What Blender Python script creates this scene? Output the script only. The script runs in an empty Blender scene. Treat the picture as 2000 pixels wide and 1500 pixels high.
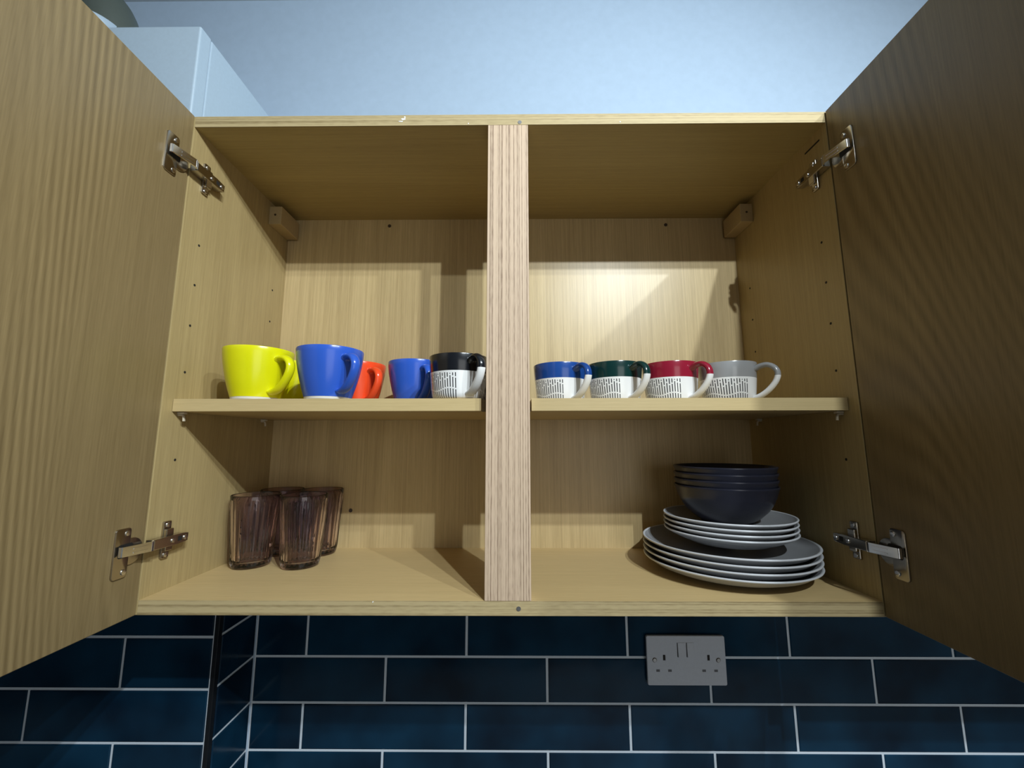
import bpy, bmesh, math, random
from mathutils import Vector, Matrix
random.seed(7)
C = bpy.context.scene.collection
SC = bpy.context.scene

# ------------------------------------------------------------------ camera
cam_d = bpy.data.cameras.new('camera')
cam = bpy.data.objects.new('camera', cam_d)
C.objects.link(cam)
F, CX, CY, CZ, YAW, PIT, ROL = 799.1964, 0.0105, -0.5637, -0.1375, -0.008454, 0.140110, -0.001057
fw = Vector((math.sin(YAW)*math.cos(PIT), math.cos(YAW)*math.cos(PIT), math.sin(PIT)))
rt = fw.cross(Vector((0, 0, 1))).normalized()
up = rt.cross(fw)
c_, s_ = math.cos(ROL), math.sin(ROL)
r2 = rt*c_ + up*s_
u2 = -rt*s_ + up*c_
M = Matrix((r2, u2, -fw)).transposed().to_4x4()
M.translation = Vector((CX, CY, CZ))
cam.matrix_world = M
cam_d.sensor_fit = 'HORIZONTAL'
cam_d.sensor_width = 36.0
cam_d.lens = 36.0*F/2000.0
cam_d.clip_start = 0.01
SC.camera = cam

# ------------------------------------------------------------------ world, lamps, exposure
w = bpy.data.worlds.new('world')
SC.world = w
w.use_nodes = True
bg = w.node_tree.nodes['Background']
bg.inputs[0].default_value = (0.62, 0.80, 1.0, 1)
bg.inputs[1].default_value = 0.02

LAMPS = [((0.977, -1.071, 0.854), 10.5), ((0.619, -1.082, 0.810), 15.5), ((0.486, -1.166, 0.776), 16.5)]
for (loc, e) in LAMPS:
    ld = bpy.data.lights.new('ceiling_spot', 'SPOT')
    ld.energy = e*3.45
    ld.color = (0.84, 0.94, 1.0)
    ld.shadow_soft_size = 0.012
    ld.spot_size = math.radians(132)
    ld.spot_blend = 1.0
    lo = bpy.data.objects.new('ceiling_spot', ld)
    C.objects.link(lo)
    lo.location = loc
    tgt = Vector(loc) + Vector((-0.50, 1.0, -0.86))
    lo.rotation_euler = (tgt - Vector(loc)).to_track_quat('-Z', 'Y').to_euler()

# unseen soft fill lamp, added behind the camera to lift the shaded interior
wd_ = bpy.data.lights.new('soft_fill', 'AREA')
wd_.shape = 'RECTANGLE'; wd_.size = 1.3; wd_.size_y = 1.2
wd_.energy = 9.0
wd_.color = (0.95, 0.96, 0.94)
wo_ = bpy.data.objects.new('soft_fill', wd_)
C.objects.link(wo_)
wo_.location = (0.85, -2.28, -0.30)
wo_.rotation_euler = (math.radians(90), 0, 0)

vs = SC.view_settings
vs.view_transform = 'Standard'
vs.look = 'None'
vs.exposure = 0.0
vs.gamma = 1.0
vs.use_curve_mapping = False

# ------------------------------------------------------------------ materials
def nt(name):
    m = bpy.data.materials.new(name)
    m.use_nodes = True
    t = m.node_tree
    return m, t, t.nodes['Principled BSDF']

def simple(name, col, rough=0.5, metal=0.0, spec=0.5, bump=0.0, bscale=200.0):
    m, t, b = nt(name)
    N, L = t.nodes, t.links
    tc = N.new('ShaderNodeTexCoord')
    nz = N.new('ShaderNodeTexNoise')
    nz.inputs['Scale'].default_value = bscale
    nz.inputs['Detail'].default_value = 3
    L.new(tc.outputs['Object'], nz.inputs['Vector'])
    mx = N.new('ShaderNodeMix'); mx.data_type = 'RGBA'
    mx.inputs[6].default_value = (*[c*0.94 for c in col], 1)
    mx.inputs[7].default_value = (*[min(1, c*1.06) for c in col], 1)
    L.new(nz.outputs['Fac'], mx.inputs[0])
    L.new(mx.outputs[2], b.inputs['Base Color'])
    b.inputs['Roughness'].default_value = rough
    b.inputs['Metallic'].default_value = metal
    b.inputs['Specular IOR Level'].default_value = spec
    if bump:
        bp = N.new('ShaderNodeBump'); bp.inputs['Strength'].default_value = bump
        bp.inputs['Distance'].default_value = 0.001
        L.new(nz.outputs['Fac'], bp.inputs['Height']); L.new(bp.outputs[0], b.inputs['Normal'])
    return m

def axvec(axis, along, across):
    return tuple(along if a == axis else across for a in 'xyz')

def wood(name, axis, dark=(0.33, 0.235, 0.108), light=(0.60, 0.455, 0.235), ring=0.25, streak=0.55,
         seed=0.0, rough=0.42, ringk=30.0, ringscale=(0.8, 4.0), spec=0.4):
    m, t, b = nt(name)
    N, L = t.nodes, t.links
    tc = N.new('ShaderNodeTexCoord')
    def noise(along, across, detail=2.0, off=0.0, dist=0.0):
        mp = N.new('ShaderNodeMapping')
        mp.inputs['Scale'].default_value = axvec(axis, along, across)
        mp.inputs['Location'].default_value = (seed+off, seed*1.7+off, seed*0.6-off)
        L.new(tc.outputs['Object'], mp.inputs['Vector'])
        n = N.new('ShaderNodeTexNoise')
        n.inputs['Scale'].default_value = 1.0
        n.inputs['Detail'].default_value = detail
        n.inputs['Distortion'].default_value = dist
        L.new(mp.outputs[0], n.inputs['Vector'])
        return n.outputs['Fac']
    def math_(op, a, bb=None):
        q = N.new('ShaderNodeMath'); q.operation = op
        for i, x in enumerate((a, bb)):
            if x is None: continue
            if isinstance(x, (int, float)): q.inputs[i].default_value = x
            else: L.new(x, q.inputs[i])
        return q.outputs[0]
    fine = noise(5.0, 420.0, 2.5, 3.1)
    broad = noise(1.0, 42.0, 2.0, 9.3)
    pores = noise(40.0, 900.0, 1.0, 5.5)
    rn = noise(ringscale[0], ringscale[1], 0.0, 1.7, 0.15)
    wob = noise(3.0, 30.0, 2.0, 2.2)
    rs = math_('SINE', math_('ADD', math_('MULTIPLY', rn, ringk), math_('MULTIPLY', wob, 2.0)))
    rs = math_('MULTIPLY', math_('ADD', rs, 1.0), 0.5)
    patch = noise(1.4, 7.0, 1.0, 4.4)                       # the rings come and go across the board
    patch = math_('MULTIPLY', math_('SUBTRACT', patch, 0.40), 3.0); patch.node.use_clamp = True
    rs = math_('ADD', math_('MULTIPLY', math_('SUBTRACT', rs, 0.5), patch), 0.5)
    f = math_('ADD', math_('MULTIPLY', fine, streak), math_('MULTIPLY', broad, 0.45*streak))
    f = math_('ADD', f, math_('MULTIPLY', pores, 0.25))
    f = math_('ADD', f, math_('MULTIPLY', rs, ring))
    mid = 0.5*(streak*1.45+0.25+ring)
    f = math_('MULTIPLY', math_('SUBTRACT', f, mid), 1.5)
    f = math_('ADD', f, 0.5)
    f.node.use_clamp = True
    mx = N.new('ShaderNodeMix'); mx.data_type = 'RGBA'
    mx.inputs[6].default_value = (*dark, 1); mx.inputs[7].default_value = (*light, 1)
    L.new(f, mx.inputs[0]); L.new(mx.outputs[2], b.inputs['Base Color'])
    b.inputs['Roughness'].default_value = rough
    b.inputs['Specular IOR Level'].default_value = spec
    bp = N.new('ShaderNodeBump'); bp.inputs['Strength'].default_value = 0.12
    bp.inputs['Distance'].default_value = 0.0004
    L.new(fine, bp.inputs['Height']); L.new(bp.outputs[0], b.inputs['Normal'])
    return m

def plyedge(name, along_axis, dark, light, scale=330.0, seed=0.0):
    """edge band printed with fine lines that run along the board"""
    m, t, b = nt(name)
    N, L = t.nodes, t.links
    tc = N.new('ShaderNodeTexCoord')
    mp = N.new('ShaderNodeMapping')
    mp.inputs['Scale'].default_value = axvec(along_axis, 0.6, scale)
    mp.inputs['Location'].default_value = (seed, seed, seed)
    L.new(tc.outputs['Object'], mp.inputs['Vector'])
    n = N.new('ShaderNodeTexNoise'); n.inputs['Scale'].default_value = 1.0; n.inputs['Detail'].default_value = 2.0
    L.new(mp.outputs[0], n.inputs['Vector'])
    mp2 = N.new('ShaderNodeMapping'); mp2.inputs['Scale'].default_value = axvec(along_axis, 60.0, 500.0)
    L.new(tc.outputs['Object'], mp2.inputs['Vector'])
    n2 = N.new('ShaderNodeTexNoise'); n2.inputs['Scale'].default_value = 1.0; n2.inputs['Detail'].default_value = 2.0
    L.new(mp2.outputs[0], n2.inputs['Vector'])
    ad = N.new('ShaderNodeMath'); ad.operation = 'MULTIPLY_ADD'
    L.new(n2.outputs['Fac'], ad.inputs[0]); ad.inputs[1].default_value = 0.25; L.new(n.outputs['Fac'], ad.inputs[2])
    cr = N.new('ShaderNodeValToRGB')
    cr.color_ramp.elements[0].position = 0.45; cr.color_ramp.elements[0].color = (*dark, 1)
    cr.color_ramp.elements[1].position = 0.66; cr.color_ramp.elements[1].color = (*light, 1)
    L.new(ad.outputs[0], cr.inputs[0]); L.new(cr.outputs[0], b.inputs['Base Color'])
    b.inputs['Roughness'].default_value = 0.55
    b.inputs['Specular IOR Level'].default_value = 0.3
    return m

W_BACK = wood('oak_back', 'z', dark=(0.370, 0.263, 0.121), light=(0.672, 0.510, 0.263), ring=0.12, streak=0.6, seed=4.0, rough=0.37, spec=0.40)  # paler board, lightened further to make up for weak fill inside
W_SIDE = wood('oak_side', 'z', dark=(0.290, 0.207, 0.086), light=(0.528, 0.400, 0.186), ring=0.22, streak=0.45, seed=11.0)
W_DOORL = wood('oak_door_left', 'z', dark=(0.160, 0.110, 0.047), light=(0.300, 0.216, 0.100), ring=0.62, streak=0.42, seed=2.3, ringk=440.0, ringscale=(0.6, 2.6))  # browner door board, colour darkened further to stand in for shade
W_DOORR = wood('oak_door_right', 'z', dark=(0.160, 0.110, 0.047), light=(0.300, 0.216, 0.100), ring=0.50, streak=0.42, seed=7.9, ringk=440.0, ringscale=(0.6, 2.6))  # same shade-darkened colour as the left door
W_FLAT = wood('oak_flat', 'x', dark=(0.281, 0.200, 0.072), light=(0.510, 0.387, 0.156), ring=0.15, streak=0.35, seed=6.0)  # top panel: the floor's oak with underside shade darkened into the colour
W_FLOOR = wood('oak_floor', 'x', dark=(0.44, 0.31, 0.135), light=(0.72, 0.53, 0.26), ring=0.12, streak=0.3, seed=6.0)  # the top panel's oak, lightened to look lit and bounce more light
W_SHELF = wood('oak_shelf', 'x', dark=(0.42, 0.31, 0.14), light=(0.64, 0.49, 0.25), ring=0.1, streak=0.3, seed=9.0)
W_BLOCK = simple('block_oak', (0.46, 0.34, 0.17), 0.5, bump=0.1)
E_POST = plyedge('post_lines', 'z', (0.21, 0.135, 0.085), (0.58, 0.43, 0.30), 560.0, 1.0)
E_EDGE = plyedge('edge_lines', 'x', (0.24, 0.175, 0.08), (0.46, 0.36, 0.19), 420.0, 3.0)
PLASTER = simple('wall_paint', (0.40, 0.50, 0.62), 0.85, spec=0.2, bump=0.05, bscale=60.0)
CEILP = simple('ceiling_paint', (0.66, 0.70, 0.72), 0.9, spec=0.2)
ROOMP = simple('room_paint', (0.72, 0.74, 0.74), 0.9, spec=0.2)
FLOORM = simple('floor_vinyl', (0.12, 0.115, 0.11), 0.5)
WORKTOP = simple('worktop_laminate', (0.19, 0.19, 0.19), 0.5)
GROUT = simple('grout', (0.60, 0.66, 0.72), 0.9, spec=0.2, bump=0.2, bscale=500.0)
BLACKTRIM = simple('black_metal_trim', (0.006, 0.007, 0.009), 0.35)
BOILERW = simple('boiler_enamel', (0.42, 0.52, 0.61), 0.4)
GREYPIPE = simple('flue_grey', (0.085, 0.10, 0.085), 0.45)
WHITEPL = simple('white_plastic', (0.62, 0.62, 0.64), 0.3)
SOCKETPL = simple('socket_plastic', (0.50, 0.525, 0.58), 0.35)
DARKHOLE = simple('dark_hole', (0.012, 0.010, 0.008), 0.8)
DARKSCREW = simple('brown_screw', (0.05, 0.03, 0.015), 0.5)
NICKEL = simple('nickel', (0.46, 0.42, 0.36), 0.22, metal=1.0)
CHROME = simple('chrome_arm', (0.80, 0.80, 0.80), 0.18, metal=1.0)
SCREWM = simple('screw_steel', (0.72, 0.70, 0.68), 0.25, metal=1.0)
CLEARPEG = simple('peg_plastic', (0.55, 0.48, 0.36), 0.2)
SHUTTER = simple('socket_shutter', (0.10, 0.10, 0.11), 0.5)
CHIP = simple('white_flake', (0.8, 0.8, 0.78), 0.6)

def tile_mat():
    m, t, b = nt('navy_tile')
    N, L = t.nodes, t.links
    tc = N.new('ShaderNodeTexCoord')
    oi = N.new('ShaderNodeObjectInfo')
    vm = N.new('ShaderNodeVectorMath'); vm.operation = 'ADD'
    sc = N.new('ShaderNodeVectorMath'); sc.operation = 'SCALE'
    sc.inputs[0].default_value = (37.0, 11.0, 23.0)
    L.new(oi.outputs['Random'], sc.inputs['Scale'])
    L.new(tc.outputs['Object'], vm.inputs[0]); L.new(sc.outputs[0], vm.inputs[1])
    n = N.new('ShaderNodeTexNoise'); n.inputs['Scale'].default_value = 9.0; n.inputs['Detail'].default_value = 2.5
    L.new(vm.outputs[0], n.inputs['Vector'])
    cr = N.new('ShaderNodeValToRGB')
    cr.color_ramp.elements[0].position = 0.30; cr.color_ramp.elements[0].color = (0.0018, 0.0105, 0.024, 1)
    cr.color_ramp.elements[1].position = 0.72; cr.color_ramp.elements[1].color = (0.0050, 0.036, 0.074, 1)
    L.new(n.outputs['Fac'], cr.inputs[0]); L.new(cr.outputs[0], b.inputs['Base Color'])
    b.inputs['Roughness'].default_value = 0.16
    b.inputs['Specular IOR Level'].default_value = 0.30
    n2 = N.new('ShaderNodeTexNoise'); n2.inputs['Scale'].default_value = 14.0; n2.inputs['Detail'].default_value = 1.0
    L.new(vm.outputs[0], n2.inputs['Vector'])
    bp = N.new('ShaderNodeBump'); bp.inputs['Strength'].default_value = 0.25; bp.inputs['Distance'].default_value = 0.004
    L.new(n2.outputs['Fac'], bp.inputs['Height']); L.new(bp.outputs[0], b.inputs['Normal'])
    return m
TILE = tile_mat()

def glaze(name, col, rough=0.22):
    m = simple(name, col, rough, bscale=30.0)
    m.node_tree.nodes['Principled BSDF'].inputs['Coat Weight'].default_value = 0.03
    return m

def dash_mug_mat(name, top, split, handle=False):
    """glaze above z = split, off-white below; on the body rows of thin printed dashes"""
    m, t, b = nt(name)
    N, L = t.nodes, t.links
    tc = N.new('ShaderNodeTexCoord')
    sp = N.new('ShaderNodeSeparateXYZ'); L.new(tc.outputs['Object'], sp.inputs[0])
    def mt(op, a, bb=None, cc=None):
        q = N.new('ShaderNodeMath'); q.operation = op
        for i, x in enumerate((a, bb, cc)):
            if x is None: continue
            if isinstance(x, (int, float)): q.inputs[i].default_value = x
            else: L.new(x, q.inputs[i])
        return q.outputs[0]
    z = sp.outputs['Z']
    white = (0.80, 0.79, 0.77, 1)
    col = None
    mx = N.new('ShaderNodeMix'); mx.data_type = 'RGBA'
    if not handle:
        ang = mt('ARCTAN2', sp.outputs['Y'], sp.outputs['X'])      # the handle is at angle 0
        n = 66.0
        u = mt('MULTIPLY', ang, n/(2*math.pi))
        uu = mt('ADD', u, mt('MULTIPLY', z, 7.0))
        col_i = mt('FLOOR', uu)
        fu = mt('FRACT', uu)
        wn = N.new('ShaderNodeTexWhiteNoise'); wn.noise_dimensions = '1D'
        L.new(col_i, wn.inputs['W'])
        rnd = wn.outputs['Value']
        g1 = mt('ADD', 0.0135, mt('MULTIPLY', mt('SINE', mt('MULTIPLY', col_i, 0.55)), 0.0022))      # gap above the lower row
        g2 = mt('ADD', 0.0255, mt('MULTIPLY', rnd, 0.0095))                                        # one random gap higher up
        k1 = mt('GREATER_THAN', mt('ABSOLUTE', mt('SUBTRACT', z, g1)), 0.0010)
        k2 = mt('GREATER_THAN', mt('ABSOLUTE', mt('SUBTRACT', z, g2)), 0.0010)
        inu = mt('MULTIPLY', mt('GREATER_THAN', fu, 0.34), mt('LESS_THAN', fu, 0.70))
        below = mt('LESS_THAN', mt('ADD', z, mt('MULTIPLY', rnd, 0.002)), split-0.0022)
        away = mt('GREATER_THAN', mt('ABSOLUTE', ang), 0.47)
        k = mt('MULTIPLY', mt('MULTIPLY', inu, mt('MULTIPLY', k1, k2)), mt('MULTIPLY', below, away))
        L.new(k, mx.inputs[0])
    else:
        mx.inputs[0].default_value = 0.0
    mx.inputs[6].default_value = white
    mx.inputs[7].default_value = (0.02, 0.021, 0.026, 1)
    m2 = N.new('ShaderNodeMix'); m2.data_type = 'RGBA'
    L.new(mt('GREATER_THAN', z, split), m2.inputs[0])
    L.new(mx.outputs[2], m2.inputs[6]); m2.inputs[7].default_value = (*top, 1)
    L.new(m2.outputs[2], b.inputs['Base Color'])
    b.inputs['Roughness'].default_value = 0.2
    b.inputs['Coat Weight'].default_value = 0.15
    return m

def tumbler_mat():
    m, t, b = nt('smoky_purple_glass')
    b.inputs['Base Color'].default_value = (0.80, 0.685, 0.725, 1)
    b.inputs['Roughness'].default_value = 0.02
    b.inputs['IOR'].default_value = 1.45
    b.inputs['Transmission Weight'].default_value = 1.0
    return m
GLASS = tumbler_mat()

# ------------------------------------------------------------------ mesh helpers
def box(bm, x0, x1, y0, y1, z0, z1, bev=0.0, seg=2):
    r = bmesh.ops.create_cube(bm, size=1.0)
    vs_ = r['verts']
    for v in vs_:
        v.co = Vector((x0+(v.co.x+.5)*(x1-x0), y0+(v.co.y+.5)*(y1-y0), z0+(v.co.z+.5)*(z1-z0)))
    if bev:
        es = {e for v in vs_ for e in v.link_edges}
        bmesh.ops.bevel(bm, geom=list(es), offset=bev, segments=seg, affect='EDGES', profile=0.5)

def lathe(bm, prof, n=64, flute=None):
    rings = []
    for (r, z) in prof:
        if r < 1e-6:
            rings.append([bm.verts.new((0, 0, z))])
        else:
            ring = []
            for i in range(n):
                a = 2*math.pi*i/n
                rr = r + (flute(a, r, z) if flute else 0.0)
                ring.append(bm.verts.new((rr*math.cos(a), rr*math.sin(a), z)))
            rings.append(ring)
    for p, q in zip(rings, rings[1:]):
        if len(p) == 1 and len(q) == 1: continue
        for i in range(n):
            j = (i+1) % n
            if len(p) == 1: bm.faces.new((p[0], q[j], q[i]))
            elif len(q) == 1: bm.faces.new((p[i], p[j], q[0]))
            else: bm.faces.new((p[i], p[j], q[j], q[i]))

def spline(pts, n=6):
    P = [Vector(p) for p in pts]
    out = []
    for i in range(len(P)-1):
        p0, p1, p2, p3 = P[max(0, i-1)], P[i], P[i+1], P[min(len(P)-1, i+2)]
        for k in range(n):
            t = k/n
            out.append(0.5*((2*p1)+(p2-p0)*t+(2*p0-5*p1+4*p2-p3)*t*t+(3*p1-p0-3*p2+p3)*t*t*t))
    out.append(P[-1])
    return out

def tube(bm, path, ra, rb, side, n=14):
    """sweep an ellipse (ra along 'side', rb across it) along a path"""
    side = Vector(side).normalized()
    rings = []
    for i, p in enumerate(path):
        a = path[max(0, i-1)]; b = path[min(len(path)-1, i+1)]
        tg = (b-a).normalized()
        nn = tg.cross(side).normalized()
        A = ra(i/(len(path)-1)) if callable(ra) else ra
        B = rb(i/(len(path)-1)) if callable(rb) else rb
        rings.append([bm.verts.new(p+side*A*math.cos(2*math.pi*k/n)+nn*B*math.sin(2*math.pi*k/n)) for k in range(n)])
    for p, q in zip(rings, rings[1:]):
        for k in range(n):
            bm.faces.new((p[k], p[(k+1) % n], q[(k+1) % n], q[k]))
    bm.faces.new(rings[0][::-1]); bm.faces.new(rings[-1])

def prism(bm, poly, fn, d0, d1, bev=0.0):
    """extrude a 2D outline; fn(a, b, d) gives the 3D point"""
    lo = [bm.verts.new(fn(a, b, d0)) for a, b in poly]
    hi = [bm.verts.new(fn(a, b, d1)) for a, b in poly]
    n = len(poly)
    bm.faces.new(lo[::-1]); top = bm.faces.new(hi)
    for i in range(n):
        bm.faces.new((lo[i], lo[(i+1) % n], hi[(i+1) % n], hi[i]))
    if bev:
        bmesh.ops.bevel(bm, geom=list(top.edges), offset=bev, segments=2, affect='EDGES', profile=0.5)

def disc_cyl(bm, c, axis, r, d0, d1, n=16, bev=0.0):
    ax = 'xyz'.index(axis)
    poly = [(r*math.cos(2*math.pi*i/n), r*math.sin(2*math.pi*i/n)) for i in range(n)]
    def fn(a, b, d):
        v = [0, 0, 0]; o = [i for i in range(3) if i != ax]
        v[o[0]] = c[o[0]]+a; v[o[1]] = c[o[1]]+b; v[ax] = c[ax]+d
        return tuple(v)
    prism(bm, poly, fn, d0, d1, bev)

def obj(name, bm, mat, parent=None, origin=(0, 0, 0), smooth=False, angle=40):
    o_ = Vector(origin)
    for v in bm.verts: v.co -= o_
    bmesh.ops.recalc_face_normals(bm, faces=bm.faces[:])
    me = bpy.data.meshes.new(name)
    bm.to_mesh(me); bm.free()
    if smooth:
        me.polygons.foreach_set('use_smooth', [True]*len(me.polygons))
        me.set_sharp_from_angle(angle=math.radians(angle))
    me.materials.append(mat)
    o = bpy.data.objects.new(name, me)
    C.objects.link(o)
    if parent: o.parent = parent
    else: o.location = o_
    return o

def thing(name, loc, label, cat, group=None, rotz=0.0):
    o = bpy.data.objects.new(name, None)
    o.empty_display_size = 0.02
    C.objects.link(o)
    o.location = loc
    o.rotation_euler = (0, 0, rotz)
    tag(o, label, cat, group)
    return o

def tag(o, label, cat, group=None):
    o['label'] = label; o['category'] = cat
    if group: o['group'] = group
    return o

def struct(o):
    o['kind'] = 'structure'
    return o

def BM(): return bmesh.new()

def dup(root, loc, rotz, label, group=None):
    r = root.copy(); C.objects.link(r)
    r.location = loc; r.rotation_euler = (0, 0, rotz)
    r['label'] = label
    if group: r['group'] = group
    for ch in list(root.children):
        c = ch.copy(); C.objects.link(c); c.parent = r
        for g in list(ch.children):
            d = g.copy(); C.objects.link(d); d.parent = c
    return r

# ------------------------------------------------------------------ the room shell
YW = 0.275            # face of the tiles
ZC = 0.914            # ceiling
b = BM(); box(b, -2.2, 1.8, YW+0.002, YW+0.10, -1.75, ZC)
wall = struct(obj('wall_back', b, PLASTER))
b = BM(); box(b, -2.2, 1.8, -2.4, YW+0.10, ZC, ZC+0.08)
struct(obj('ceiling', b, CEILP))

b = BM(); box(b, 1.7, 1.8, -2.3, YW+0.10, -1.75, ZC)
struct(obj('wall_right', b, ROOMP))
b = BM(); box(b, -2.2, 1.8, -2.4, -2.3, -1.75, ZC)
struct(obj('wall_front', b, ROOMP))
b = BM(); box(b, -2.2, 1.8, -2.4, YW+0.10, -1.85, -1.75)
struct(obj('floor', b, FLOORM))
b = BM(); box(b, -2.2, 1.7, -0.34, YW-0.0005, -0.90, -0.86, 0.004)
tag(obj('worktop', b, WORKTOP), 'dark grey kitchen worktop running along the tiled wall below the cupboard', 'worktop')

XN, YN, ZN = -0.487, 0.168, -0.362      # the boxed-out, tiled lower wall at the left
b = BM(); box(b, -2.2, XN-0.0022, YN+0.0022, YW+0.0019, -0.86, ZN)
nib = struct(obj('wall_left', b, GROUT))
b = BM(); box(b, XN+0.0002, 1.7, YW+0.0008, YW+0.0019, -0.86, -0.33)
obj('grout', b, GROUT, wall)

_tm = {}
def tile_mesh(wd, ht):
    key = (round(wd, 4), round(ht, 4))
    if key in _tm: return _tm[key]
    bm = BM()
    a, d, e, f = wd/2, ht/2, 0.0016, 0.0022   # pressed tile with softly rounded face edge
    q = [[(-a, 0, -d), (a, 0, -d), (a, 0, d), (-a, 0, d)],
         [(-a, -f*0.55, -d), (a, -f*0.55, -d), (a, -f*0.55, d), (-a, -f*0.55, d)],
         [(-a+e, -f, -d+e), (a-e, -f, -d+e), (a-e, -f, d-e), (-a+e, -f, d-e)]]
    R = [[bm.verts.new(p) for p in ring] for ring in q]
    for p, s in zip(R, R[1:]):
        for i in range(4): bm.faces.new((p[i], p[(i+1) % 4], s[(i+1) % 4], s[i]))
    bm.faces.new(R[2]); bm.faces.new(R[0][::-1])
    bmesh.ops.recalc_face_normals(bm, faces=bm.faces[:])
    me = bpy.data.meshes.new('tile'); bm.to_mesh(me); bm.free()
    me.materials.append(TILE)
    _tm[key] = me
    return me

G, PX, PZ, Z0 = 0.0046, 0.305, 0.080, -0.3809
def put_tile(parent, x0, x1, z0, z1, mode, plane):
    me = tile_mesh(x1-x0, z1-z0)
    o = bpy.data.objects.new('tile', me); C.objects.link(o); o.parent = parent
    mid, zc = (x0+x1)/2, (z0+z1)/2
    j = random.uniform(-0.0002, 0.0002)
    if mode == 'front': o.location = (mid, plane+j, zc)
    else:
        o.location = (plane-j, mid, zc); o.rotation_euler = (0, 0, math.pi/2)

def put_row(parent, r, xa, xb, x_first, mode, plane):
    zt = Z0 - PZ*r; zb = zt - PZ
    zt2 = zt-G/2; zb2 = zb+G/2
    k = math.floor((xa-x_first)/PX)
    x = x_first+k*PX
    while x < xb:
        a, c = max(x+G/2, xa), min(x+PX-G/2, xb)
        if c-a > 0.006: put_tile(parent, a, c, zb2, zt2, mode, plane)
        x += PX
for r in range(0, 6):
    put_row(wall, r, XN+G*0.7, 1.69, -0.0835 if r % 2 else 0.069, 'front', YW+0.0012)
    # (row 1 is the first one fully seen under the cupboard)
    put_row(nib, r, -1.75, XN-0.0075-G*0.5, -0.644 if r % 2 else -0.794, 'front', YN+0.0022)
    put_tile(nib, YN+0.009+G*0.5, YW-G*0.4, Z0-PZ*(r+1)+G/2, Z0-PZ*r-G/2, 'side', XN-0.0022)
b = BM(); box(b, XN-0.0066, XN+0.0006, YN-0.0008, YN+0.0085, -0.86, ZN, 0.0006)
struct(obj('trim_1', b, BLACKTRIM))

# ------------------------------------------------------------------ the wall cupboard
W2, T, H2, D = 0.5, 0.018, 0.36, 0.268
XI = W2-T
OR = (0.0, 0.0, -0.36)
cup = thing('wall_cupboard', OR, 'open oak-effect double wall cupboard with a ply-edged centre post, above dark tiles', 'cupboard')
def cpart(name, bm, mat, parent=None, **k):
    return obj(name, bm, mat, parent or cup, OR, **k)
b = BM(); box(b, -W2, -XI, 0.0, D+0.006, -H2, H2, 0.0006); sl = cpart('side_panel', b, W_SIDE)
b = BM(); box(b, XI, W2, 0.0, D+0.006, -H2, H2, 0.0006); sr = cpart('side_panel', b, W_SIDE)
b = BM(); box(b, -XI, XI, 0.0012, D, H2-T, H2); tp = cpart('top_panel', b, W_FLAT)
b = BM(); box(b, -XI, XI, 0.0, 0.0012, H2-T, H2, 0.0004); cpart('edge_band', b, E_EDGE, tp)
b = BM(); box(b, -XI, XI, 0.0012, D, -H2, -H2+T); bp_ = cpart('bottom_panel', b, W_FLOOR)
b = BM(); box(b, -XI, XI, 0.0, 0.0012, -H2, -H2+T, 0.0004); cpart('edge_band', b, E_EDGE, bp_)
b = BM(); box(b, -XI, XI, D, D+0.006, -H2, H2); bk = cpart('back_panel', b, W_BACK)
b = BM(); box(b, -0.0305, 0.0305, 0.0, 0.035, -H2+T, H2-T, 0.0008); post = cpart('centre_post', b, E_POST)
# two hanging-bracket blocks in the top back corners
for s in (-1, 1):
    x0, x1 = (-XI, -0.457) if s < 0 else (0.457, XI)
    b = BM(); box(b, x0, x1, 0.196, 0.262, 0.293, 0.331, 0.0012); hb = cpart('hanging_block', b, W_BLOCK)
    b = BM(); disc_cyl(b, ((x0+x1)/2, 0.196, 0.313), 'y', 0.0022, -0.0004, 0.0, 12); cpart('screw', b, DARKSCREW, hb)
# back panel fixings
for x, z in ((-0.2626, 0.3275), (0.3362, 0.3265), (-0.3151, -0.2715)):
    b = BM(); disc_cyl(b, (x, D, z), 'y', 0.0036, -0.0012, 0.0, 14, 0.0005); cpart('screw', b, DARKSCREW, bk)
# rows of shelf-pin holes down the sides
for s, pan in ((-1, sl), (1, sr)):
    for y, zs in ((0.0332, (0.1655, 0.1011, 0.037, -0.0345, -0.163)), (0.2272, (0.1671, 0.1018, 0.037))):
        for z in zs:
            b = BM(); disc_cyl(b, (s*XI, y, z), 'x', 0.0019, 0.0, -s*0.0003, 12); cpart('pin_hole', b, DARKHOLE, pan)
    # bent pins that carry the shelf
    for y in (0.031, 0.2275):
        b = BM()
        pth = spline([(s*(XI+0.004), y, -0.0985), (s*(XI-0.004), y, -0.0985), (s*(XI-0.0075), y, -0.1005), (s*(XI-0.0085), y, -0.1075)], 5)
        tube(b, pth, 0.0024, 0.0016, (0, 1, 0), 10)
        box(b, min(s*XI, s*(XI-0.010)), max(s*XI, s*(XI-0.010)), y-0.0035, y+0.0035, -0.0975, -0.0943, 0.0006)
        cpart('shelf_pin', b, CLEARPEG, smooth=True)
b = BM(); box(b, XI-0.0003, XI, 0.015, 0.047, 0.3235, 0.3262)
cpart('slot', b, DARKHOLE, sr)
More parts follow.
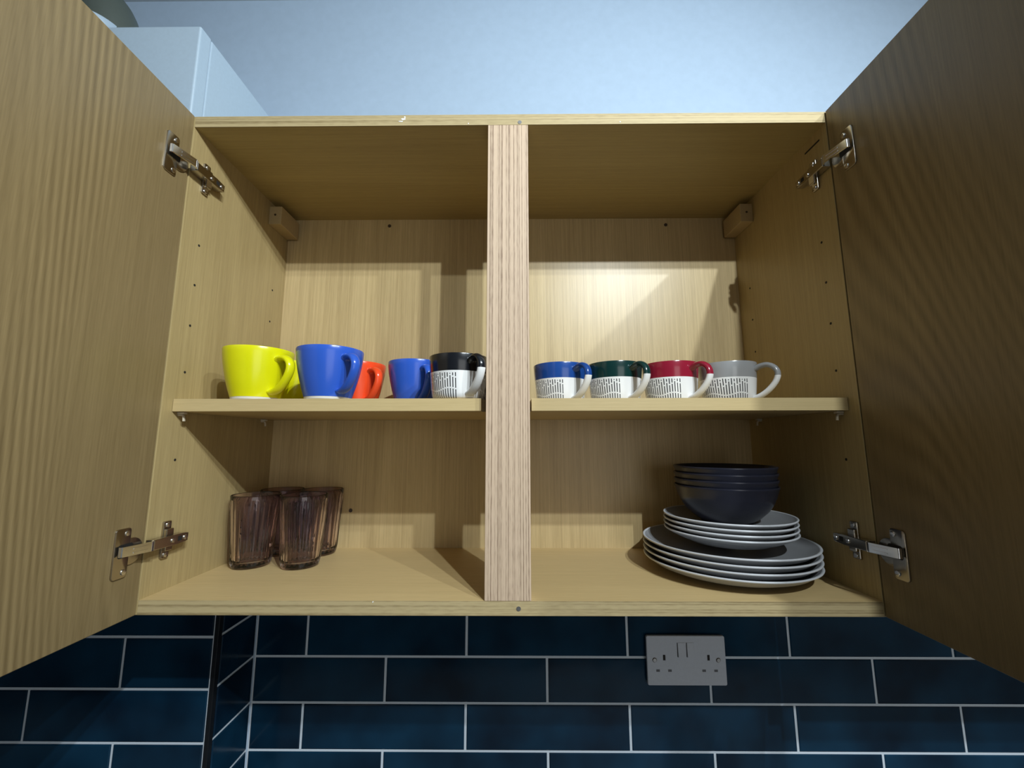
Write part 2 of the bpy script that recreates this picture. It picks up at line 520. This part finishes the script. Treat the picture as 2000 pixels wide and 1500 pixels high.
# nail heads and flaked marks on the front edges
for (x, z) in ((0.018, 0.346), (0.014, -0.351)):
    b = BM(); disc_cyl(b, (x, 0.0, z), 'y', 0.0030, -0.0005, 0.0, 14, 0.0003); cpart('nail', b, SCREWM)
def chip(x, z, sx, sz, par):
    b = BM(); n = 9
    poly = [(x+sx*random.uniform(.5, 1)*math.cos(2*math.pi*i/n), z+sz*random.uniform(.5, 1)*math.sin(2*math.pi*i/n)) for i in range(n)]
    prism(b, poly, lambda a, c, d: (a, d, c), 0.0, -0.0004); cpart('flake', b, CHIP, par)
chip(-0.160, 0.3525, 0.005, 0.0022, tp); chip(-0.164, 0.3490, 0.0045, 0.0012, tp); chip(-0.1585, 0.3562, 0.002, 0.0022, tp)
chip(-0.0605, 0.3445, 0.0012, 0.0012, tp); chip(0.171, 0.3455, 0.0014, 0.0010, tp); chip(-0.175, -0.3430, 0.0010, 0.0012, bp_)

# doors: hinged at the sides, open just about square
E_D = 0.011
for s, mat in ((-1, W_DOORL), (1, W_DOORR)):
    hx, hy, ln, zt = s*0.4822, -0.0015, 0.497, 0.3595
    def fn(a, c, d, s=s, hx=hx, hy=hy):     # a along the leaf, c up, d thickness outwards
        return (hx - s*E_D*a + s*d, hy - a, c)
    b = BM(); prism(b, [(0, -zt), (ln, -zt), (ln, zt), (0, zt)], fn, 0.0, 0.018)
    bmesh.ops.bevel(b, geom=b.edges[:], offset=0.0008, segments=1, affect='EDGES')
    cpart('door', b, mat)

# the next wall cupboard along, closed, its doors flush with this one's front
NO = (0.753, 0.0, -0.36)
nb = thing('wall_cupboard', NO, 'closed oak-effect cupboard adjoining on the right, behind the open right door', 'cupboard')
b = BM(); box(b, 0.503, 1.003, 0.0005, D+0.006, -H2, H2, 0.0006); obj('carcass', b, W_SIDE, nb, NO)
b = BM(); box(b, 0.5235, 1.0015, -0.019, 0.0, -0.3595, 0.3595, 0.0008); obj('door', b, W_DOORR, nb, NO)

# hinges
def rounded(cx, cz, w_, h_, r, n=4):
    out = []
    for (sx, sz, a0) in ((1, 1, 0), (-1, 1, 90), (-1, -1, 180), (1, -1, 270)):
        for k in range(n+1):
            a = math.radians(a0+90*k/n)
            out.append((cx+sx*(w_/2-r)+r*math.cos(a), cz+sz*(h_/2-r)+r*math.sin(a)))
    return out
def hinge(s, zc):
    h = bpy.data.objects.new('hinge', None); C.objects.link(h); h.parent = cup; h.empty_display_size = 0.01
    hp = lambda n, bm, m, **k: obj(n, bm, m, h, OR, **k)
    xd = lambda y: s*(0.4822+E_D*y)              # door face at depth y (y < 0)
    # flange of the cup, on the door
    b = BM()
    prism(b, rounded(-0.0345, zc-0.0025, 0.0205, 0.060, 0.004), lambda a, c, d: (xd(a)-s*d, a, c), 0.0, 0.0022, 0.0006)
    cupn = [(-0.0215+0.0165*math.cos(a), zc-0.0025+0.0165*math.sin(a)) for a in [2*math.pi*i/24 for i in range(24)]]
    prism(b, cupn, lambda a, c, d: (xd(a)-s*d, a, c), 0.0, 0.0020, 0.0005)
    hp('cup_plate', b, NICKEL, smooth=True)
    b = BM()
    prism(b, rounded(-0.030, zc, 0.020, 0.0165, 0.003), lambda a, c, d: (xd(a)-s*d, a, c), 0.0020, 0.0023)
    hp('cup_recess', b, DARKHOLE)
    for dz in (-0.0245, 0.0225):
        b = BM(); disc_cyl(b, (xd(-0.030)-s*0.0022, -0.0295, zc-0.0015+dz), 'x', 0.0034, 0.0, -s*0.0012, 16, 0.0005)
        b2 = hp('screw', b, SCREWM, smooth=True)
    # cranked arm from the cup to the side panel
    b = BM()
    pth = [Vector((s*0.4765, -0.0415, zc+0.0005)), Vector((s*0.4735, -0.0412, zc+0.0005)), Vector((s*0.4655, -0.0090, zc)),
           Vector((s*0.4662, -0.0062, zc)), Vector((s*0.4700, -0.0025, zc))]
    for A, B_ in zip(pth, pth[1:]):
        dv = B_-A
        nrm = Vector((dv.y, -dv.x, 0)).normalized()*0.0011
        qs = [A+nrm, B_+nrm, B_-nrm, A-nrm]
        lo = [b.verts.new((q.x, q.y, q.z-0.0060)) for q in qs]; hi = [b.verts.new((q.x, q.y, q.z+0.0060)) for q in qs]
        b.faces.new(lo[::-1]); b.faces.new(hi)
        for i in range(4): b.faces.new((lo[i], lo[(i+1) % 4], hi[(i+1) % 4], hi[i]))
    for dz in (-0.0025, 0.0025):
        prism(b, [(-0.0300, zc+dz-0.0007), (-0.0130, zc+dz-0.0007), (-0.0130, zc+dz+0.0007), (-0.0300, zc+dz+0.0007)],
              lambda a, c, d: (s*(0.4735-0.2484*(a+0.0412)-0.0010-d), a, c), 0.0, 0.0007)
    hp('arm', b, CHROME)
    # channel of the arm along the side panel
    b = BM()
    poly = [(-0.0030, -0.0068), (0.036, -0.0068), (0.050, -0.0062), (0.0545, -0.0052), (0.0520, 0.0), (0.0545, 0.0052), (0.050, 0.0062), (0.036, 0.0068), (-0.0030, 0.0068)]
    prism(b, [(a, zc-0.0005+c) for a, c in poly], lambda a, c, d: (s*(XI-0.0035-d), a, c), 0.0, 0.0115, 0.0012)
    hp('channel', b, NICKEL)
    b = BM(); box(b, min(s*(XI-0.0151), s*(XI-0.0149)), max(s*(XI-0.0151), s*(XI-0.0148)), 0.0355, 0.0425, zc-0.0035, zc+0.0030)
    hp('slot', b, DARKHOLE)
    for y, rr in ((0.0270, 0.0030), (0.0485, 0.0034)):
        b = BM(); disc_cyl(b, (s*(XI-0.0150), y, zc-0.0005), 'x', rr, 0.0, -s*0.0016, 16, 0.0006); hp('screw', b, SCREWM, smooth=True)
    # winged mounting plate
    b = BM()
    prism(b, rounded(0.0300, zc, 0.0125, 0.0500, 0.002), lambda a, c, d: (s*(XI-d), a, c), 0.0, 0.0035, 0.0008)
    prism(b, rounded(0.0300, zc, 0.0120, 0.0300, 0.002), lambda a, c, d: (s*(XI-d), a, c), 0.0035, 0.0080, 0.0010)
    hp('mounting_plate', b, NICKEL)
    for dz in (-0.0200, 0.0200):
        b = BM(); disc_cyl(b, (s*(XI-0.0035), 0.0300, zc+dz), 'x', 0.0034, 0.0, -s*0.0016, 16, 0.0006); hp('screw', b, SCREWM, smooth=True)
for s in (-1, 1):
    for zc in (0.2745, -0.2725): hinge(s, zc)

# the loose shelf, notched round the post
ZS = -0.0759
b = BM()
pl = [(-XI+0.0008, 0.018), (-0.0385, 0.018), (-0.0385, 0.0375), (0.0335, 0.0375), (0.0335, 0.018), (XI-0.0008, 0.018), (XI-0.0008, D-0.002), (-XI+0.0008, D-0.002)]
prism(b, pl, lambda a, c, d: (a, c, d), ZS-0.018, ZS-0.0001)
sh = tag(obj('shelf', b, W_SHELF), 'pale oak-effect shelf notched round the centre post, carrying the row of mugs', 'shelf')

# ------------------------------------------------------------------ solid colour mugs
def mug_profile():
    outer = [(0.0338, 0.0045), (0.0352, 0.009), (0.0380, 0.018), (0.0412, 0.030), (0.0443, 0.044), (0.0468, 0.058), (0.0482, 0.070), (0.0486, 0.0765)]
    lip = [(0.0482, 0.0778), (0.0472, 0.0780), (0.0464, 0.0772)]
    inner = [(0.0450, 0.066), (0.0425, 0.050), (0.0385, 0.030), (0.0340, 0.016), (0.026, 0.010), (0.0, 0.009)]
    return [(0.0, 0.0045)] + outer + lip + inner
def solid_mug(loc, az, mat, label):
    t = thing('mug', loc, label, 'mug', 'plain glazed mugs on the shelf', az)
    b = BM(); lathe(b, mug_profile(), 64); obj('body', b, mat, t, smooth=True, angle=50)
    b = BM(); lathe(b, [(0.0, 0.0), (0.0318, 0.0), (0.0330, 0.0010), (0.0336, 0.0045), (0.0, 0.0045)], 48)
    f = obj('foot', b, FOOT, t, smooth=True); f['label'] = 'unglazed off-white foot ring'
    b = BM()
    pth = spline([(0.0445, 0, 0.0600), (0.0520, 0, 0.0632), (0.0640, 0, 0.0610), (0.0715, 0, 0.0530), (0.0715, 0, 0.0420), (0.0640, 0, 0.0290), (0.0520, 0, 0.0175), (0.0400, 0, 0.0125), (0.0350, 0, 0.0125)], 6)
    wd = lambda u: 0.0068+0.0022*abs(2*u-1)**2
    tube(b, pth, wd, 0.0045, (0, 1, 0), 16)
    obj('handle', b, mat, t, smooth=True, angle=60)
    return t
FOOT = simple('unglazed_foot', (0.66, 0.63, 0.58), 0.8)
G_YEL = glaze('yellow_glaze', (0.72, 0.70, 0.004))
G_BLU = glaze('cobalt_glaze', (0.030, 0.105, 0.52))
G_RED = glaze('orange_red_glaze', (0.86, 0.075, 0.018))
rd = math.radians
ZM = ZS
m0 = solid_mug((-0.3880, 0.0580, ZM), rd(-24), G_YEL, 'yellow mug at the left front edge of the shelf')
m1 = solid_mug((-0.2760, 0.0565, ZM), rd(-38), G_BLU, 'blue mug with white foot at the shelf front, between the yellow and red mugs')
m2 = solid_mug((-0.2780, 0.1740, ZM), rd(-41), G_RED, 'orange-red mug standing behind the front blue mug')
m3 = solid_mug((-0.1680, 0.1600, ZM), rd(-59), G_BLU, 'blue mug farther back on the shelf, between the red mug and the black-topped mug')
m4 = solid_mug((-0.3880, 0.1700, ZM), rd(110), G_YEL, 'yellow mug mostly hidden behind the front yellow mug')

# ------------------------------------------------------------------ two-tone mugs with printed dashes
SPL = 0.0405
def dash_mug(loc, az, top, cname, label):
    t = thing('mug', loc, label, 'mug', 'dash-patterned two-tone mugs on the shelf', az)
    bmt = dash_mug_mat(cname+'_dash_body', top, SPL); hmt = dash_mug_mat(cname+'_handle', top, SPL, True)
    prof = [(0.0, 0.0015), (0.030, 0.0015), (0.0320, 0.0), (0.0352, 0.0004), (0.0382, 0.0030), (0.0398, 0.008), (0.0412, 0.020), (0.0428, 0.038), (0.0440, 0.052), (0.0450, 0.0645),
            (0.0446, 0.0660), (0.0436, 0.0663), (0.0428, 0.0655), (0.0416, 0.050), (0.0400, 0.030), (0.0375, 0.012), (0.030, 0.006), (0.0, 0.0055)]
    b = BM(); lathe(b, prof, 72); obj('body', b, bmt, t, smooth=True, angle=50)
    b = BM()
    pth = spline([(0.0415, 0, 0.0535), (0.0500, 0, 0.0580), (0.0610, 0, 0.0590), (0.0705, 0, 0.0530), (0.0740, 0, 0.0430), (0.0700, 0, 0.0310), (0.0600, 0, 0.0190), (0.0480, 0, 0.0105), (0.0385, 0, 0.0075)], 6)
    wd = lambda u: 0.0062+0.0020*abs(2*u-1)**2
    tube(b, pth, wd, 0.0042, (0, 1, 0), 16)
    obj('handle', b, hmt, t, smooth=True, angle=60)
    return t
dash_mug((-0.0768, 0.0570, ZM), rd(-57), (0.008, 0.009, 0.012), 'black', 'black-topped mug with white dash-printed base, left of the centre post')
dash_mug((-0.0155, 0.1330, ZM), rd(-60), (0.24, 0.15, 0.06), 'tan', 'dash-printed mug almost wholly hidden behind the centre post')
dash_mug((0.0868, 0.1270, ZM), rd(-60), (0.012, 0.060, 0.26), 'navy', 'blue-topped mug with dash-printed base, just right of the centre post')
dash_mug((0.1777, 0.1190, ZM), rd(-63), (0.005, 0.032, 0.030), 'green', 'dark-green-topped mug with dash-printed base, between the blue-topped and maroon mugs')
dash_mug((0.2712, 0.1200, ZM), rd(-60), (0.27, 0.012, 0.032), 'maroon', 'maroon-topped mug with dash-printed base, left of the grey mug')
dash_mug((0.3680, 0.1220, ZM), rd(-46), (0.30, 0.30, 0.30), 'grey', 'grey-topped mug with dash-printed base, rightmost on the shelf')

# ------------------------------------------------------------------ fluted tumblers
ZB = -H2+T
def tumbler():
    t = thing('tumbler', (0, 0, 0), 'x', 'glass', 'smoky purple tumblers')
    b = BM()
    def flute(a, r, z):
        if r < 0.02: return 0.0
        k = min(1.0, max(0.0, (z-0.006)/0.008))*min(1.0, max(0.0, (0.108-z)/0.01))
        return k*0.0024*(abs(math.cos(13*a))-0.64) if flute.outer else 0.0
    out = [(0.0, 0.0012), (0.022, 0.0010), (0.0262, 0.0), (0.0288, 0.0016), (0.0298, 0.0050), (0.0302, 0.0090), (0.0308, 0.0150), (0.0330, 0.050), (0.0360, 0.090), (0.0367, 0.104), (0.0371, 0.109), (0.0375, 0.1150), (0.0371, 0.1162), (0.0363, 0.1164), (0.0356, 0.1152)]
    inn = [(0.0349, 0.100), (0.0338, 0.085), (0.0312, 0.050), (0.0286, 0.015), (0.0270, 0.0105), (0.022, 0.0085), (0.0, 0.0080)]
    n = 120
    rings = []
    for idx, (r, z) in enumerate(out+inn):
        flute.outer = idx < len(out)
        if r < 1e-6: rings.append([b.verts.new((0, 0, z))]); continue
        rings.append([b.verts.new(((r+flute(2*math.pi*i/n, r, z))*math.cos(2*math.pi*i/n), (r+flute(2*math.pi*i/n, r, z))*math.sin(2*math.pi*i/n), z)) for i in range(n)])
    for p, q in zip(rings, rings[1:]):
        for i in range(n):
            j = (i+1) % n
            if len(p) == 1: b.faces.new((p[0], q[j], q[i]))
            elif len(q) == 1: b.faces.new((p[i], p[j], q[0]))
            else: b.faces.new((p[i], p[j], q[j], q[i]))
    obj('glass_body', b, GLASS, t, smooth=True, angle=60)
    return t
tb = tumbler()
spots = [((-0.4340, 0.1540), 'smoky purple fluted tumbler at the front, nearest the left cupboard side'),
         ((-0.3500, 0.1525), 'smoky purple fluted tumbler at the front, second from the left cupboard side'),
         ((-0.4310, 0.2295), 'smoky purple fluted tumbler at the back, seen between the two front ones'),
         ((-0.3550, 0.2285), 'smoky purple fluted tumbler at the back right of the cluster')]
for i, ((x, y), lb) in enumerate(spots):
    if i == 0:
        tb.location = (x, y, ZB); tb['label'] = lb
    else: dup(tb, (x, y, ZB), 0.3*i, lb)

# ------------------------------------------------------------------ plates and bowls
P_GREY = simple('plate_grey_glaze', (0.30, 0.305, 0.315), 0.3, bscale=60)
P_RIM = simple('plate_rim_glaze', (0.62, 0.63, 0.65), 0.3)
BOWLM = simple('bowl_navy_glaze', (0.020, 0.021, 0.033), 0.26, bscale=40)
def plate(name, R, h, zrim, label, group):
    """coupe plate; zrim = height of its rim above the cupboard floor"""
    t = thing(name, (0.350 if R > .11 else 0.3550, 0.1315 if R > .11 else 0.1305, ZB+zrim-h), label, 'plate', group)
    th = 0.0042
    f = R/0.127
    prof = [(0.0, 0.0022), (0.074*f, 0.0022), (0.076*f, 0.0), (0.080*f, 0.0), (0.083*f, 0.0025), (0.100*f, 0.0062), (0.114*f, 0.0115), (0.1215*f, h-0.0050), (0.1256*f, h-0.0016)]
    inn = [(0.1232*f, h-0.0008), (0.1185*f, h-0.0042), (0.108*f, 0.0125), (0.094*f, 0.0085), (0.080*f, th+0.0028), (0.0, th+0.0024)]
    b = BM(); lathe(b, prof+inn, 96); obj('dish', b, P_GREY, t, smooth=True, angle=50)
    rim = [(0.1250*f, h-0.0032), (0.1262*f, h-0.0026), (R, h-0.0012), (R-0.0004, h-0.0002), (0.1250*f, h), (0.1232*f, h-0.0010), (0.1225*f, h-0.0022), (0.1250*f, h-0.0032)]
    b = BM(); lathe(b, rim, 96); r = obj('rim', b, P_RIM, t, smooth=True, angle=60); r['label'] = 'pale glazed rim'
    return t
nm = ['lowest', 'second lowest', 'second highest', 'topmost']
for i in range(4):
    plate('dinner_plate', 0.1272, 0.0222, 0.0225+0.0092*i, 'large grey dinner plate with pale rim, %s of the four on the cupboard floor' % nm[i], 'stacked dinner plates')
for i in range(4):
    plate('side_plate', 0.0975, 0.0195, 0.0662+0.0074*i, 'smaller grey side plate with pale rim, %s of the four above the dinner plates' % nm[i], 'stacked side plates')
zb0 = 0.0662+0.0074*3-0.0195+0.0068
for i in range(4):
    t = thing('bowl', (0.3575, 0.1360, ZB+zb0+0.0103*i), 'dark navy bowl, %s of the four nested on the side plates' % nm[i], 'bowl', 'nested navy bowls')
    hb = 0.134-zb0
    k = hb/0.060
    prof = [(0.0, 0.0020), (0.0345, 0.0020), (0.0360, 0.0), (0.0385, 0.0), (0.0405, 0.0025*k), (0.0500, 0.0090*k), (0.0610, 0.0200*k), (0.0685, 0.0315*k), (0.0735, 0.0435*k), (0.0764, 0.0545*k),
            (0.0776, 0.0566*k), (0.0782, 0.0584*k), (0.0780, 0.0596*k), (0.0771, 0.0600*k), (0.0761, 0.0590*k), (0.0742, 0.0520*k), (0.0712, 0.0440*k), (0.0660, 0.0325*k), (0.0585, 0.0220*k), (0.0470, 0.0120*k), (0.0390, 0.0070*k), (0.0, 0.0060*k)]
    b = BM(); lathe(b, prof, 80); obj('bowl_body', b, BOWLM, t, smooth=True, angle=50)

# ------------------------------------------------------------------ double socket on the tiles
SX, SZ, YF = 0.3270, -0.5405, 0.2632
so = thing('double_socket', (SX, YW-0.001, SZ), 'pale plastic double power socket with two switches on the dark tiles', 'socket')
sp_ = lambda n, bm, m, **k: obj(n, bm, m, so, (SX, YW-0.001, SZ), **k)
b = BM(); prism(b, rounded(SX, SZ, 0.146, 0.085, 0.003), lambda a, c, d: (a, d, c), YF+0.005, YF, 0.0012); sp_('faceplate', b, SOCKETPL)
b = BM(); box(b, SX-0.0705, SX+0.0705, YF+0.005, YW-0.0012, SZ-0.040, SZ+0.040); sp_('back_box', b, WHITEPL)
for dx in (-0.0085, 0.0085):
    b = BM()
    x0, x1, z0, z1 = SX+dx-0.0066, SX+dx+0.0066, SZ+0.006, SZ+0.031
    q = [(x0, YF-0.0002, z0), (x1, YF-0.0002, z0), (x1, YF-0.0002, z1), (x0, YF-0.0002, z1)]
    q2 = [(x0+.0006, YF-0.0022, z0), (x1-.0006, YF-0.0022, z0), (x1-.0006, YF-0.0008, z1), (x0+.0006, YF-0.0008, z1)]
    lo = [b.verts.new(p) for p in q]; hi = [b.verts.new(p) for p in q2]
    b.faces.new(lo); b.faces.new(hi)
    for i in range(4): b.faces.new((lo[i], lo[(i+1) % 4], hi[(i+1) % 4], hi[i]))
    sp_('rocker_switch', b, SOCKETPL)
    b = BM(); box(b, x0-0.0012, x0, YF-0.0001, YF+0.001, z0, z1); sp_('switch_gap', b, DARKHOLE)
for s in (-1, 1):
    b = BM(); box(b, SX+s*0.0410-0.0022, SX+s*0.0410+0.0022, YF-0.0002, YF+0.001, SZ+0.0005, SZ+0.0100); sp_('earth_slot', b, DARKHOLE)
    for dx in (-0.011, 0.011):
        b = BM(); box(b, SX+s*0.0425+dx-0.0033, SX+s*0.0425+dx+0.0033, YF-0.0002, YF+0.001, SZ-0.0190, SZ-0.0150); sp_('pin_slot', b, SHUTTER)
    b = BM(); disc_cyl(b, (SX+s*0.0590, YF, SZ+0.0010), 'y', 0.0042, -0.0002, 0.001, 18); sp_('screw_recess', b, DARKSCREW)
    b = BM(); disc_cyl(b, (SX+s*0.0590, YF, SZ+0.0010), 'y', 0.0032, -0.0014, 0.001, 16, 0.0009); sp_('screw', b, SCREWM, smooth=True)

# ------------------------------------------------------------------ the boiler behind the left door
BO = (-0.72, 0.15, -0.20)
bo = thing('boiler', BO, 'white wall-hung boiler left of the cupboard, behind the open left door', 'boiler')
bpt = lambda n, bm, m, **k: obj(n, bm, m, bo, BO, **k)
b = BM(); box(b, -0.92, -0.521, 0.0592, YW+0.0015, -0.20, 0.5600, 0.002); bpt('body', b, BOILERW)
b = BM(); box(b, -0.921, -0.520, 0.0330, 0.0580, -0.20, 0.5605, 0.003, 3); bpt('front_cover', b, BOILERW)
b = BM(); lathe(b, [(0.0, 0.56), (0.055, 0.56), (0.055, 0.575), (0.048, 0.585), (0.048, 0.635), (0.052, 0.640), (0.052, 0.655), (0.0, 0.655)], 40)
for v in b.verts: v.co += Vector((-0.806, 0.125, 0))
bpt('flue_collar', b, BOILERW, smooth=True)
b = BM()
pth = spline([(-0.795, 0.14, 0.600), (-0.795, 0.14, 0.665), (-0.812, 0.14, 0.712), (-0.850, 0.14, 0.742), (-0.920, 0.14, 0.752)], 8)
tube(b, pth, 0.047, 0.047, (0, 1, 0), 28); bpt('flue_elbow', b, GREYPIPE, smooth=True)
